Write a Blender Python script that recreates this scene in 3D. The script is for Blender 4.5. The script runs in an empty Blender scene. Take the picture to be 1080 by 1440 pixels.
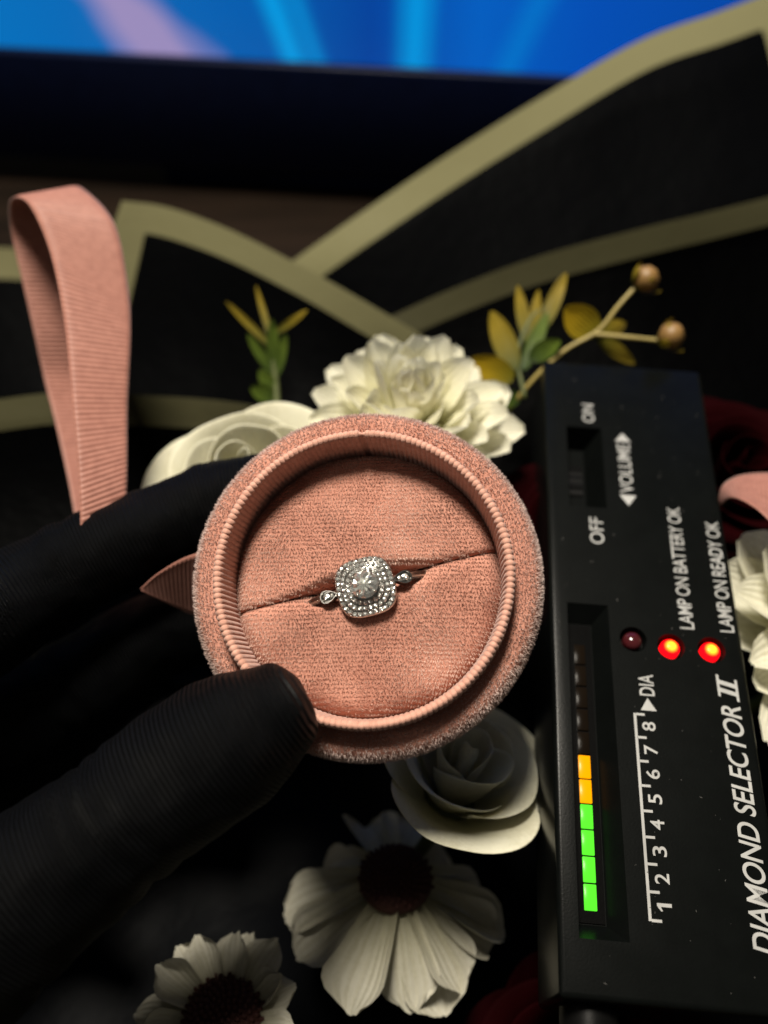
import bpy, bmesh, math, random
import numpy as np
from mathutils import Vector, Matrix, noise

random.seed(11); rng = np.random.default_rng(11)
R = math.radians
S = 0.01                      # everything below is written in centimetres; the scene is in metres
sc = bpy.context.scene
C = sc.collection

# ------------------------------------------------------------------ camera
PITCH = R(54); CAM = Vector((0, 0, 22.0)); F = 1247.0      # F: focal length in photo pixels
RIGHT = Vector((1, 0, 0))
FWD = Vector((0, math.cos(PITCH), -math.sin(PITCH)))
UP = Vector((0, math.sin(PITCH), math.cos(PITCH)))
def cw(x, y, d): return CAM + RIGHT*x + UP*y + FWD*d        # camera axes (cm) -> world (cm)
def cd(x, y, d): return RIGHT*x + UP*y + FWD*d
def at(px, py, d): return cw((px-540)/F*d, (720-py)/F*d, d) # photo pixel at a real depth -> world
cam = bpy.data.cameras.new('camera'); co = bpy.data.objects.new('camera', cam); C.objects.link(co)
cam.sensor_fit = 'VERTICAL'; cam.sensor_height = 24; cam.lens = 12/math.tan(R(30))
co.location = CAM*S; co.rotation_euler = (R(90)-PITCH, 0, 0)
cam.clip_start = 0.005; cam.clip_end = 20
cam.dof.use_dof = True; cam.dof.focus_distance = 0.1335; cam.dof.aperture_fstop = 6.2
sc.camera = co
# ------------------------------------------------------------------ light
w = bpy.data.worlds.new('World'); sc.world = w; w.use_nodes = True
w.node_tree.nodes['Background'].inputs[0].default_value = (1.0, 0.93, 0.84, 1)
w.node_tree.nodes['Background'].inputs[1].default_value = 0.06
def area(name, loc, target, size, watts, col):
    l = bpy.data.lights.new(name, 'AREA'); l.size = size*S; l.energy = watts; l.color = col; l.shape = 'DISK'
    o = bpy.data.objects.new(name, l); C.objects.link(o); o.location = Vector(loc)*S
    o.rotation_euler = (Vector(target)-Vector(loc)).to_track_quat('-Z', 'Y').to_euler()
area('ceiling_lamp', (-10, 28, 80), (0, 8, 10), 20, 12.4, (1.0, 0.92, 0.79))
area('added_fill', (-55, -12, 62), (0, 8, 10), 14, 0.3, (1.0, 0.90, 0.78))  # unseen fill added from the left for sparkle in the stones
vs = sc.view_settings
vs.view_transform = 'Standard'; vs.look = 'None'; vs.exposure = 0; vs.gamma = 1; vs.use_curve_mapping = False
sc.cycles.use_denoising = True; sc.cycles.max_bounces = 10; sc.cycles.transmission_bounces = 8
sc.cycles.caustics_reflective = True; sc.cycles.caustics_refractive = True; sc.cycles.sample_clamp_indirect = 4

# ------------------------------------------------------------------ materials
class NT:
    def __init__(s, name):
        s.m = bpy.data.materials.new(name); s.m.use_nodes = True; s.t = s.m.node_tree
        s.b = s.t.nodes['Principled BSDF']; s.out = s.t.nodes['Material Output']
    def n(s, typ, **kw):
        nd = s.t.nodes.new(typ)
        for k, v in kw.items():
            if k.startswith('i_'): nd.inputs[k[2:].replace('_', ' ')].default_value = v
            else: setattr(nd, k, v)
        return nd
    def l(s, a, b): s.t.links.new(a, b)
    def obj(s, scale=(100, 100, 100)):
        tc = s.n('ShaderNodeTexCoord'); mp = s.n('ShaderNodeMapping'); mp.inputs['Scale'].default_value = scale
        s.l(tc.outputs['Object'], mp.inputs[0]); return mp.outputs[0]
    def noise(s, vec, scale, detail=3, rough=0.6):
        nd = s.n('ShaderNodeTexNoise'); nd.inputs['Scale'].default_value = scale
        nd.inputs['Detail'].default_value = detail; nd.inputs['Roughness'].default_value = rough
        s.l(vec, nd.inputs['Vector']); return nd.outputs['Fac']
    def ramp(s, fac, stops):
        r = s.n('ShaderNodeValToRGB'); e = r.color_ramp.elements
        while len(e) > 1: e.remove(e[-1])
        e[0].position, e[0].color = stops[0][0], (*stops[0][1], 1)
        for p, c in stops[1:]:
            q = e.new(p); q.color = (*c, 1)
        s.l(fac, r.inputs[0]); return r.outputs[0]
    def math(s, op, a, b=None, c=None):
        nd = s.n('ShaderNodeMath', operation=op)
        for i, v in enumerate((a, b, c)):
            if v is None: continue
            if isinstance(v, (int, float)): nd.inputs[i].default_value = v
            else: s.l(v, nd.inputs[i])
        return nd.outputs[0]
    def attr(s, name, out='Fac'):
        a = s.n('ShaderNodeAttribute'); a.attribute_name = name; return a.outputs[out]
    def bump(s, h, strength, dist_cm):
        b = s.n('ShaderNodeBump'); b.inputs['Strength'].default_value = strength
        b.inputs['Distance'].default_value = dist_cm*S
        s.l(h, b.inputs['Height']); s.l(b.outputs[0], s.b.inputs['Normal'])
    def set(s, **kw):
        for k, v in kw.items():
            i = s.b.inputs[k.replace('_', ' ')]
            i.default_value = (*v, 1) if isinstance(v, tuple) and len(v) == 3 else v
        return s

M = {}
def plain(name, col, rough=0.5, **kw):
    t = NT(name); t.set(Base_Color=col, Roughness=rough, **kw)
    n = t.noise(t.obj(), 25, 3); t.bump(n, 0.15, 0.01)
    v = t.noise(t.obj(), 1.7, 4)
    c = t.ramp(v, [(0.3, tuple(x*0.82 for x in col)), (0.7, tuple(min(1, x*1.12) for x in col))])
    t.l(c, t.b.inputs['Base Color']); M[name] = t.m; return t
# velvet backing and pile
t = NT('velvet'); v = t.obj()
c = t.ramp(t.noise(v, 1.6, 5, 0.65), [(0.3, (0.36, 0.16, 0.115)), (0.7, (0.50, 0.245, 0.18))])
t.l(c, t.b.inputs['Base Color']); t.set(Roughness=0.95, Sheen_Weight=0.3, Sheen_Tint=(1, .75, .65), Specular_IOR_Level=0.1)
t.bump(t.noise(v, 30, 2), 0.6, 0.02); M['velvet'] = t.m
def pile_mat(name, dark, light):
    t = NT(name); r = t.attr('rnd')
    c = t.ramp(r, [(0.0, dark), (1.0, light)])
    t.l(c, t.b.inputs['Base Color']); t.set(Roughness=0.75, Specular_IOR_Level=0.25, Sheen_Weight=0.25, Sheen_Tint=(1, .8, .7))
    tr = t.n('ShaderNodeBsdfTranslucent'); t.l(c, tr.inputs[0]); ms = t.n('ShaderNodeMixShader'); ms.inputs[0].default_value = 0.3
    t.l(t.b.outputs[0], ms.inputs[1]); t.l(tr.outputs[0], ms.inputs[2]); t.l(ms.outputs[0], t.out.inputs[0]); M[name] = t.m
pile_mat('pile_cushion', (0.29, 0.15, 0.112), (0.73, 0.525, 0.44))
pile_mat('pile_outer', (0.38, 0.245, 0.20), (0.80, 0.655, 0.605))
t = NT('rib_fabric'); v = t.obj()
c = t.ramp(t.noise(v, 9, 4), [(0.3, (0.44, 0.22, 0.16)), (0.7, (0.58, 0.32, 0.245))])
t.l(c, t.b.inputs['Base Color']); t.set(Roughness=0.7, Sheen_Weight=0.2, Specular_IOR_Level=0.25)
t.bump(t.noise(v, 55, 2), 0.5, 0.012); M['rib_fabric'] = t.m
# metal and gems
t = NT('white_gold'); t.set(Base_Color=(0.50, 0.48, 0.45), Metallic=1.0, Roughness=0.22)
t.bump(t.noise(t.obj(), 40, 2), 0.05, 0.005); M['white_gold'] = t.m
t = NT('gem'); t.set(Base_Color=(0.98, 0.99, 0.96), Roughness=0.0, Transmission_Weight=1.0, IOR=2.4)
gl = t.n('ShaderNodeBsdfGlossy'); gl.inputs['Color'].default_value = (0.95, 0.96, 0.92, 1); gl.inputs['Roughness'].default_value = 0.19
ms = t.n('ShaderNodeMixShader'); ms.inputs[0].default_value = 0.68
t.l(t.b.outputs[0], ms.inputs[1]); t.l(gl.outputs[0], ms.inputs[2])
df = t.n('ShaderNodeBsdfDiffuse'); df.inputs[0].default_value = (0.92, 0.93, 0.88, 1); m2 = t.n('ShaderNodeMixShader'); m2.inputs[0].default_value = 0.10
t.l(ms.outputs[0], m2.inputs[1]); t.l(df.outputs[0], m2.inputs[2]); t.l(m2.outputs[0], t.out.inputs[0]); M['gem'] = t.m
# glove
t = NT('glove_fabric'); a = t.attr('along')
wv = t.math('SINE', t.math('MULTIPLY', a, 2*math.pi/0.068))
nz = t.noise(t.obj(), 30, 3)
t.set(Base_Color=(0.0012, 0.0014, 0.0018), Roughness=0.5, Specular_IOR_Level=0.13)
t.bump(t.math('ADD', wv, t.math('MULTIPLY', nz, 0.8)), 1.0, 0.026); M['glove_fabric'] = t.m
# tester
t = plain('black_plastic', (0.0026, 0.0031, 0.0029), 0.27, Specular_IOR_Level=0.10)
plain('black_gloss', (0.002, 0.002, 0.002), 0.22, Specular_IOR_Level=0.08)
plain('dial_plastic', (0.003, 0.003, 0.003), 0.4, Specular_IOR_Level=0.08)
plain('print_white', (0.34, 0.34, 0.33), 0.7, Specular_IOR_Level=0.1)
plain('steel', (0.45, 0.44, 0.42), 0.3, Metallic=1.0)
def glow(name, col, core, strength, z0=0.02, z1=0.15):
    t = NT(name); t.set(Base_Color=tuple(x*0.2 for x in col), Roughness=0.2, Specular_IOR_Level=0.1)
    if core:
        tc = t.n('ShaderNodeTexCoord'); vl = t.n('ShaderNodeVectorMath', operation='LENGTH')
        mp = t.n('ShaderNodeMapping'); mp.inputs['Scale'].default_value = (100, 100, 0); t.l(tc.outputs['Object'], mp.inputs[0])
        t.l(mp.outputs[0], vl.inputs[0])
        c = t.ramp(vl.outputs['Value'], [(z0, core), (z1, col)])
        t.l(c, t.b.inputs['Emission Color'])
    else: t.b.inputs['Emission Color'].default_value = (*col, 1)
    t.b.inputs['Emission Strength'].default_value = strength; M[name] = t.m
glow('lamp_red', (1.0, 0.002, 0.006), (1.0, 0.62, 0.03), 2.2, 0.05, 0.12)
glow('bar_green', (0.10, 0.85, 0.03), None, 1.0)
glow('bar_orange', (1.0, 0.36, 0.0), None, 1.15)
plain('bar_unlit', (0.006, 0.004, 0.0025), 0.2, Specular_IOR_Level=0.05)
plain('lamp_unlit', (0.05, 0.008, 0.010), 0.12)
# flowers
def petal_mat(name, base, tip, trans=0.35, rough=0.6, spec=0.2):
    t = NT(name); a = t.attr('along')
    c = t.ramp(a, [(0.0, base), (0.75, tip)])
    mx = t.n('ShaderNodeMix', data_type='RGBA', blend_type='MULTIPLY'); mx.inputs[0].default_value = 1
    v = t.ramp(t.noise(t.obj(), 3.0, 4), [(0.3, (0.92, 0.92, 0.90)), (0.7, (1, 1, 1))])
    t.l(c, mx.inputs[6]); t.l(v, mx.inputs[7])
    t.l(mx.outputs[2], t.b.inputs['Base Color']); t.set(Roughness=rough, Specular_IOR_Level=spec)
    across = t.attr('across')
    vn = t.ramp(t.math('ADD', t.math('MULTIPLY', t.math('SINE', t.math('MULTIPLY', across, 21)), 0.22), t.noise(t.obj((300, 300, 300)), 4, 3)), [(0.25, (0.91, 0.90, 0.86)), (0.6, (1, 1, 1))])
    m3 = t.n('ShaderNodeMix', data_type='RGBA', blend_type='MULTIPLY'); m3.inputs[0].default_value = 1; t.l(v, m3.inputs[6]); t.l(vn, m3.inputs[7]); t.l(m3.outputs[2], mx.inputs[7])
    wv = t.math('ADD', t.math('SINE', t.math('MULTIPLY', across, 26)), t.noise(t.obj(), 14, 3))
    t.bump(wv, 0.3, 0.02)
    tr = t.n('ShaderNodeBsdfTranslucent'); t.l(mx.outputs[2], tr.inputs[0])
    ms = t.n('ShaderNodeMixShader'); ms.inputs[0].default_value = trans
    t.l(t.b.outputs[0], ms.inputs[1]); t.l(tr.outputs[0], ms.inputs[2]); t.l(ms.outputs[0], t.out.inputs[0]); M[name] = t.m
petal_mat('petal_white', (0.76, 0.75, 0.44), (0.92, 0.90, 0.75), 0.42)
petal_mat('petal_rose', (0.62, 0.61, 0.36), (0.82, 0.80, 0.65), 0.35)
petal_mat('petal_daisy', (0.42, 0.40, 0.26), (0.56, 0.54, 0.45), 0.25)
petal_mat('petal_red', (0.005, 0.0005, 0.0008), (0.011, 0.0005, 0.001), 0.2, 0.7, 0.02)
petal_mat('leaf_yellow', (0.14, 0.13, 0.01), (0.42, 0.28, 0.012), 0.25, 0.45)
petal_mat('leaf_olive', (0.06, 0.075, 0.01), (0.26, 0.19, 0.018), 0.25, 0.45)
petal_mat('leaf_green', (0.03, 0.055, 0.01), (0.10, 0.15, 0.02), 0.25, 0.45)
petal_mat('leaf_dark', (0.012, 0.025, 0.010), (0.02, 0.04, 0.014), 0.15, 0.5)
plain('stem_green', (0.07, 0.085, 0.02), 0.55)
plain('stem_olive', (0.28, 0.22, 0.06), 0.5)
plain('bud_brown', (0.20, 0.11, 0.03), 0.5)
plain('disc_brown', (0.045, 0.010, 0.006), 0.8)
# ribbon
def ribbon_mat(name, a, b):
    t = NT(name)
    c = t.ramp(t.noise(t.obj(), 6, 4), [(0.3, a), (0.7, b)])
    t.l(c, t.b.inputs['Base Color']); t.set(Roughness=0.5, Specular_IOR_Level=0.35, Sheen_Weight=0.2)
    tr = t.n('ShaderNodeBsdfTranslucent'); t.l(c, tr.inputs[0])
    ms = t.n('ShaderNodeMixShader'); ms.inputs[0].default_value = 0.18
    t.bump(t.noise(t.obj(), 60, 2), 0.3, 0.006)
    t.l(t.b.outputs[0], ms.inputs[1]); t.l(tr.outputs[0], ms.inputs[2]); t.l(ms.outputs[0], t.out.inputs[0]); M[name] = t.m
ribbon_mat('ribbon_pink', (0.30, 0.125, 0.092), (0.38, 0.168, 0.125))
# wrapping paper: black sheet with a printed cream border
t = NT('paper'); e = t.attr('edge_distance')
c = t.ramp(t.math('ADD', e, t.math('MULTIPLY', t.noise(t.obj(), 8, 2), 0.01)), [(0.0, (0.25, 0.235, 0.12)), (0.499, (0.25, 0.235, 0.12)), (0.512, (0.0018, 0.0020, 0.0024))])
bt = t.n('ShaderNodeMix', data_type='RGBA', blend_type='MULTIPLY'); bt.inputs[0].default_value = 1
t.l(c, bt.inputs[6]); t.l(t.attr('border_shade'), bt.inputs[7])  # per-sheet factor: shade on the lower sheets is multiplied into their colour
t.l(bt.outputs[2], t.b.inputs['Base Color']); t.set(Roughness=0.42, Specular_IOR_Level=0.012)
t.bump(t.noise(t.obj(), 1.2, 5), 0.35, 0.1); M['paper'] = t.m
# table
t = NT('table_wood'); v = t.obj((6, 60, 60))
c = t.ramp(t.noise(v, 1.2, 6), [(0.3, (0.004, 0.003, 0.0022)), (0.7, (0.016, 0.010, 0.0065))])
t.l(c, t.b.inputs['Base Color']); t.set(Roughness=0.4, Specular_IOR_Level=0.08); M['table_wood'] = t.m
# screen picture: blue water with paler streaks and a mauve shape
t = NT('screen_picture')
uv = t.n('ShaderNodeTexCoord').outputs['UV']; sep = t.n('ShaderNodeSeparateXYZ'); t.l(uv, sep.inputs[0])
U, V = sep.outputs[0], sep.outputs[1]
base = t.ramp(U, [(0.0, (0.0, 0.16, 0.50)), (0.38, (0.0, 0.105, 0.42)), (0.52, (0.0, 0.055, 0.33)), (0.66, (0.0, 0.11, 0.52)), (0.8, (0.0, 0.075, 0.45)), (1, (0.0, 0.06, 0.36))])
def streak(u0, slope, wid, gain):
    d = t.math('ABSOLUTE', t.math('SUBTRACT', t.math('ADD', U, t.math('MULTIPLY', V, slope)), u0))
    s_ = t.math('MAXIMUM', t.math('SUBTRACT', 1.0, t.math('DIVIDE', d, wid)), 0.0)
    return t.math('MULTIPLY', t.math('SMOOTH_MIN', s_, 1.0, 0.2), gain)
st = t.math('ADD', t.math('ADD', streak(0.418, 0.30, 0.026, 0.9), streak(0.450, 0.30, 0.02, 0.5)), t.math('ADD', streak(0.578, -0.02, 0.034, 0.8), streak(0.70, -0.35, 0.03, 0.25)))
def mixc(f, a, col):
    mx = t.n('ShaderNodeMix', data_type='RGBA'); t.l(f, mx.inputs[0]); t.l(a, mx.inputs[6]); mx.inputs[7].default_value = (*col, 1); return mx.outputs[2]
col = mixc(t.math('MINIMUM', st, 1.0), base, (0.0, 0.36, 0.80))
n1 = t.noise(uv, 5, 2)
# slanted mauve band
q = t.math('ADD', U, t.math('MULTIPLY', V, 1.35))
q = t.math('ADD', q, t.math('MULTIPLY', t.math('SUBTRACT', n1, 0.5), 0.22))
def soft(x, k): return t.math('MINIMUM', t.math('MAXIMUM', t.math('MULTIPLY', x, k), 0.0), 1.0)
band = t.math('MULTIPLY', soft(t.math('SUBTRACT', 0.36, q), 14.0), soft(t.math('SUBTRACT', t.math('ADD', t.math('ADD', U, t.math('MULTIPLY', V, 0.62)), t.math('MULTIPLY', n1, 0.10)), 0.215), 22.0))
col = mixc(band, col, (0.32, 0.26, 0.50))
t.l(col, t.b.inputs['Emission Color']); t.b.inputs['Emission Strength'].default_value = 1.0
t.set(Base_Color=(0.01, 0.01, 0.012), Roughness=0.25); M['screen_picture'] = t.m
plain('bezel_plastic', (0.003, 0.0055, 0.022), 0.4, Specular_IOR_Level=0.1)  # blue tint painted in for the screen's glow on the casing

# ------------------------------------------------------------------ builders
def mesh(name, verts, faces, mat, parent=None, smooth=True, Mx=None, attrs=None, scale=S):
    me = bpy.data.meshes.new(name)
    v = np.asarray(verts, dtype=float).reshape(-1, 3)*scale
    me.from_pydata(v.tolist(), [], [tuple(int(i) for i in f) for f in faces])
    if smooth: me.shade_smooth()
    for k, a in (attrs or {}).items():
        at_ = me.attributes.new(k, 'FLOAT', 'POINT'); at_.data.foreach_set('value', np.asarray(a, dtype=np.float32))
    me.materials.append(M[mat]); me.update()
    return link(name, me, parent, Mx)
def link(name, me, parent=None, Mx=None):
    o = bpy.data.objects.new(name, me); C.objects.link(o)
    if parent is not None: o.parent = parent
    if Mx is not None: o.matrix_local = Mx if parent is not None else Mx
    return o
def tag(o, label, cat, group=None, kind=None):
    if label: o['label'] = label
    if cat: o['category'] = cat
    if group: o['group'] = group
    if kind: o['kind'] = kind
    return o
def mat4(x, y, z, loc):
    m = Matrix((x, y, z)).transposed().to_4x4(); m.translation = Vector(loc)*S; return m
def thing(name, Mx, label, cat, group=None):
    o = bpy.data.objects.new(name, None); C.objects.link(o); o.matrix_world = Mx; o.empty_display_size = 0.01
    return tag(o, label, cat, group)
def basis(z, xhint):
    z = Vector(z).normalized(); x = Vector(xhint); x = (x - z*x.dot(z)).normalized(); return x, z.cross(x), z
def grid_faces(nu, nv, cu=False):
    f = []
    for i in range(nu if cu else nu-1):
        for j in range(nv-1):
            a = i*nv+j; b = ((i+1) % nu)*nv+j
            f.append((a, b, b+1, a+1))
    return f
def catmull(pts, n):
    p = np.array([list(q) for q in pts], dtype=float)
    p = np.vstack([2*p[0]-p[1], p, 2*p[-1]-p[-2]]); out = []
    k = len(p)-3
    for s in np.linspace(0, k, n):
        i = min(int(s), k-1); u = s-i
        a, b, c, d = p[i:i+4]
        out.append(0.5*((2*b)+(-a+c)*u+(2*a-5*b+4*c-d)*u*u+(-a+3*b-3*c+d)*u**3))
    return np.array(out)
def tube(pts, radii, n=12, rings=None, cap=True):
    pr = catmull([(*p, r) for p, r in zip(pts, radii)], rings or 6*len(pts))
    P = pr[:, :3]; r = pr[:, 3]
    T = np.gradient(P, axis=0); T /= np.linalg.norm(T, axis=1)[:, None]
    N = np.cross(T[0], [0.31, 0.77, 0.55]); N /= np.linalg.norm(N)
    V = []; 
    for k in range(len(P)):
        N = N - T[k]*(N@T[k]); N /= np.linalg.norm(N); B = np.cross(T[k], N)
        for j in range(n):
            a = 2*math.pi*j/n; V.append(P[k]+r[k]*(math.cos(a)*N+math.sin(a)*B))
    f = []
    for k in range(len(P)-1):
        for j in range(n):
            j2 = (j+1) % n; f.append((k*n+j, k*n+j2, (k+1)*n+j2, (k+1)*n+j))
    if cap: f.append(tuple(range(n-1, -1, -1))); f.append(tuple((len(P)-1)*n+j for j in range(n)))
    return V, f
def lathe(profile, n):
    V = []; m = len(profile)
    for i in range(n):
        a = 2*math.pi*i/n
        for r, z in profile: V.append((r*math.cos(a), r*math.sin(a), z))
    return V, grid_faces(n, m, True)
def box_bm(x0, x1, y0, y1, z0, z1, bev=0.0, seg=3):
    bm = bmesh.new(); bmesh.ops.create_cube(bm, size=1)
    for v in bm.verts: v.co = Vector((x0+(v.co.x+.5)*(x1-x0), y0+(v.co.y+.5)*(y1-y0), z0+(v.co.z+.5)*(z1-z0)))
    if bev: bmesh.ops.bevel(bm, geom=bm.edges[:], offset=bev, segments=seg, profile=0.5, affect='EDGES')
    return bm
def from_bm(name, bm, mat, parent=None, Mx=None, sharp=35):
    bmesh.ops.scale(bm, vec=(S, S, S), verts=bm.verts)
    me = bpy.data.meshes.new(name); bm.to_mesh(me); bm.free(); me.shade_smooth(); me.set_sharp_from_angle(angle=R(sharp))
    me.materials.append(M[mat]); return link(name, me, parent, Mx)
def baked(o):
    dg = bpy.context.evaluated_depsgraph_get(); dg.update()
    me = bpy.data.meshes.new_from_object(o.evaluated_get(dg)); return me
def pile(name, pos, nor, lay, mat, parent, n_per=6, patch=0.3, **kw):
    return pile_(name, pos, nor, lay, mat, parent, n_per, patch, **kw)
def pile_(name, pos, nor, lay, mat, parent, n_per, patch, length=0.05, width=0.013, spread=0.55, jit=0.018):
    """short pile fibres, one thin triangle each, standing in tufts on a woven backing"""
    pt = np.array([noise.noise(Vector(p)*0.9)+0.6*noise.noise(Vector(p)*2.3+Vector((5, 1, 2))) for p in pos])*patch; pt = np.repeat(pt, n_per)
    pos = np.repeat(pos, n_per, 0); nor = np.repeat(nor, n_per, 0); lay = np.repeat(lay, n_per, 0); k = len(pos)
    b = pos + rng.normal(0, jit, (k, 3)); b -= nor*((b-pos)*nor).sum(1)[:, None] + nor*0.004
    d = nor + lay + rng.normal(0, spread, (k, 3))*0.6; d /= np.linalg.norm(d, axis=1)[:, None]
    L = length*rng.uniform(.6, 1.15, k)[:, None]
    s_ = np.cross(d, rng.normal(0, 1, (k, 3))); s_ /= np.linalg.norm(s_, axis=1)[:, None]
    V = np.stack([b-s_*width/2, b+s_*width/2, b+d*L], 1).reshape(-1, 3)
    me = bpy.data.meshes.new(name); me.vertices.add(3*k); me.vertices.foreach_set('co', (V*S).astype(np.float32).ravel())
    me.loops.add(3*k); me.loops.foreach_set('vertex_index', np.arange(3*k, dtype=np.int32))
    me.polygons.add(k); me.polygons.foreach_set('loop_start', np.arange(0, 3*k, 3, dtype=np.int32)); me.update(); me.validate()
    a = me.attributes.new('rnd', 'FLOAT', 'POINT'); rr = rng.uniform(0, 0.6, k) + pt
    a.data.foreach_set('value', np.stack([rr+0.12, rr+0.12, rr+0.45], 1).astype(np.float32).ravel())
    me.materials.append(M[mat]); o = link(name, me, parent); o['kind'] = 'stuff'; return o

# ------------------------------------------------------------------ setting: table
V, f = [], []
nx = 30
for i in range(nx):
    for j in range(nx): V.append((-90+180*i/(nx-1), -60+150*j/(nx-1), 0))
tb = mesh('table_top', V, grid_faces(nx, nx), 'table_wood'); tag(tb, None, None, kind='structure')

# ------------------------------------------------------------------ monitor
pl, pr_ = Vector((-14.2, 33.1, 5.5)), Vector((6.3, 31.05, 5.5))
xd = (pr_-pl).normalized(); zd = Vector((0, 0, 1)); yd = zd.cross(xd)
mc = pl + xd*16; mc.z = 0
mon = thing('monitor', mat4(xd, yd, zd, mc), 'dark monitor with a blue picture standing behind the wrapping paper', 'monitor')
fr = from_bm('housing', box_bm(-21, 19, 0.3, 2.5, 1.2, 26, 0.25), 'bezel_plastic', mon)
from_bm('lower_bezel', box_bm(-21.1, 19.1, -0.05, 0.6, 1.1, 5.5, 0.12), 'bezel_plastic', mon)
from_bm('stand', box_bm(-6, 6, 2.4, 5, 0, 14, 0.3), 'bezel_plastic', mon)
from_bm('foot', box_bm(-11, 11, 0.5, 12, 0.0, 0.8, 0.2), 'bezel_plastic', mon)
me = bpy.data.meshes.new('screen')
me.from_pydata([(x*S, 0.28*S, z*S) for x, z in ((-20.5, 5.45), (18.5, 5.45), (18.5, 25.5), (-20.5, 25.5))], [], [(0, 1, 2, 3)])
uvl = me.uv_layers.new(name='UVMap')
# picture coordinates: u 0..1 spans 27 cm around the part in view
for i, (x, z) in enumerate(((-20.5, 5.45), (18.5, 5.45), (18.5, 25.5), (-20.5, 25.5))): uvl.data[i].uv = ((x+16.4)/27.2, (z-5.45)/27.2)
me.materials.append(M['screen_picture']); link('screen', me, mon)

# ------------------------------------------------------------------ wrapping paper
def sheet(top, bottom, label, left=False, right=False, band=1.05, nu=90, nv=40, bulge=0.5, seed=0, topb=True, shade_mult=1.0):
    T = catmull([at(*p) for p in top], nu); B = catmull([at(*p) for p in bottom], nu)
    du = np.concatenate([[0], np.cumsum(np.linalg.norm(np.diff(T, axis=0), axis=1))]); Lu = du[-1]
    V = []; E_ = []
    for i in range(nu):
        Lv = np.linalg.norm(B[i]-T[i])
        for j in range(nv):
            s = (j/(nv-1))**1.6
            p = T[i]*(1-s)+B[i]*s
            q = Vector((p[0]*0.16+seed*7, p[1]*0.16, p[2]*0.16))
            p = p + np.array([0, -0.75, 0.66])*(noise.noise(q)*bulge*min(1, s*6+.15) - 0.6*bulge*math.sin(math.pi*s))
            V.append(p)
            d = []
            if topb: d.append(s*Lv)
            if left: d.append(du[i])
            if right: d.append(Lu-du[i])
            E_.append(min(d)/band*0.5 if d else 5)
    o = mesh('wrapping_paper', V, grid_faces(nu, nv), 'paper', attrs={'edge_distance': E_, 'border_shade': [shade_mult]*len(V)})
    so = o.modifiers.new('thickness', 'SOLIDIFY'); so.thickness = 0.02*S
    return tag(o, label, 'wrapping paper', 'sheets wrapped around the bouquet')
# tall right-hand sheet
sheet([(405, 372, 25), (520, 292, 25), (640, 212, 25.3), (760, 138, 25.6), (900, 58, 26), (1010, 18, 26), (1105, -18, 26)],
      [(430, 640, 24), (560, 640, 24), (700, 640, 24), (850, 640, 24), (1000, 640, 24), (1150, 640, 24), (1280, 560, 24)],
      'tall black wrapping sheet with a cream border rising in front of the blue screen', right=True, left=False, band=1.0, seed=1, shade_mult=0.55)
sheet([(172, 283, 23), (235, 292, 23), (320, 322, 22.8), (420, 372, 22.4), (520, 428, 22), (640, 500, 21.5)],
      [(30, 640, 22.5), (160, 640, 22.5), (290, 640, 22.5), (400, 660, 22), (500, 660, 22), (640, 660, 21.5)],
      'black wrapping sheet with a cream border peaking just behind the pink ribbon loop', left=True, band=0.78, seed=2, shade_mult=0.42)
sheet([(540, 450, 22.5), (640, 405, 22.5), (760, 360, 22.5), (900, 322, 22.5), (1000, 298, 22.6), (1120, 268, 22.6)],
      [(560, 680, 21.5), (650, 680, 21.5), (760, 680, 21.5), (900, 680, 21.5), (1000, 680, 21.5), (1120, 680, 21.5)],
      'low black wrapping sheet with an olive cream border behind the yellow leaf sprig', band=0.75, seed=3, shade_mult=0.14)
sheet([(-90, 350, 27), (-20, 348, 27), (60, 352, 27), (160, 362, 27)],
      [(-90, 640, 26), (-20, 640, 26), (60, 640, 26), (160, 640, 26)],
      'black wrapping sheet with its cream border level, half hidden by the pink ribbon loop', band=1.0, seed=4, shade_mult=0.45)
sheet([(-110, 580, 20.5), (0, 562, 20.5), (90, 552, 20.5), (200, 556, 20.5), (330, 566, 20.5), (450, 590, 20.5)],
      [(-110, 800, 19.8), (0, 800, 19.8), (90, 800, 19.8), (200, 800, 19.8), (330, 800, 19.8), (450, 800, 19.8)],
      'shaded black wrapping sheet with a cream border below the ribbon loop and the white rose', band=0.75, seed=5, shade_mult=0.16)
# the sheet that lies under the flowers
V = []; E_ = []; nu = 70
for i in range(nu):
    for j in range(nu):
        x = -16+34*i/(nu-1); y = -9+33*j/(nu-1)
        z = 1.0 + 1.3*noise.noise(Vector((x*.16, y*.16, 3))) + 0.5*noise.noise(Vector((x*.4, y*.4, 9)))
        V.append((x, y, z)); E_.append(min(x+16, 18-x, y+9, 24-y)*0.5)
o = mesh('wrapping_paper', V, grid_faces(nu, nu), 'paper', attrs={'edge_distance': E_, 'border_shade': [1.0]*len(V)})
tag(o, 'black wrapping sheet lying crumpled on the table beneath all the flowers', 'wrapping paper', 'sheets wrapped around the bouquet')

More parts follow.
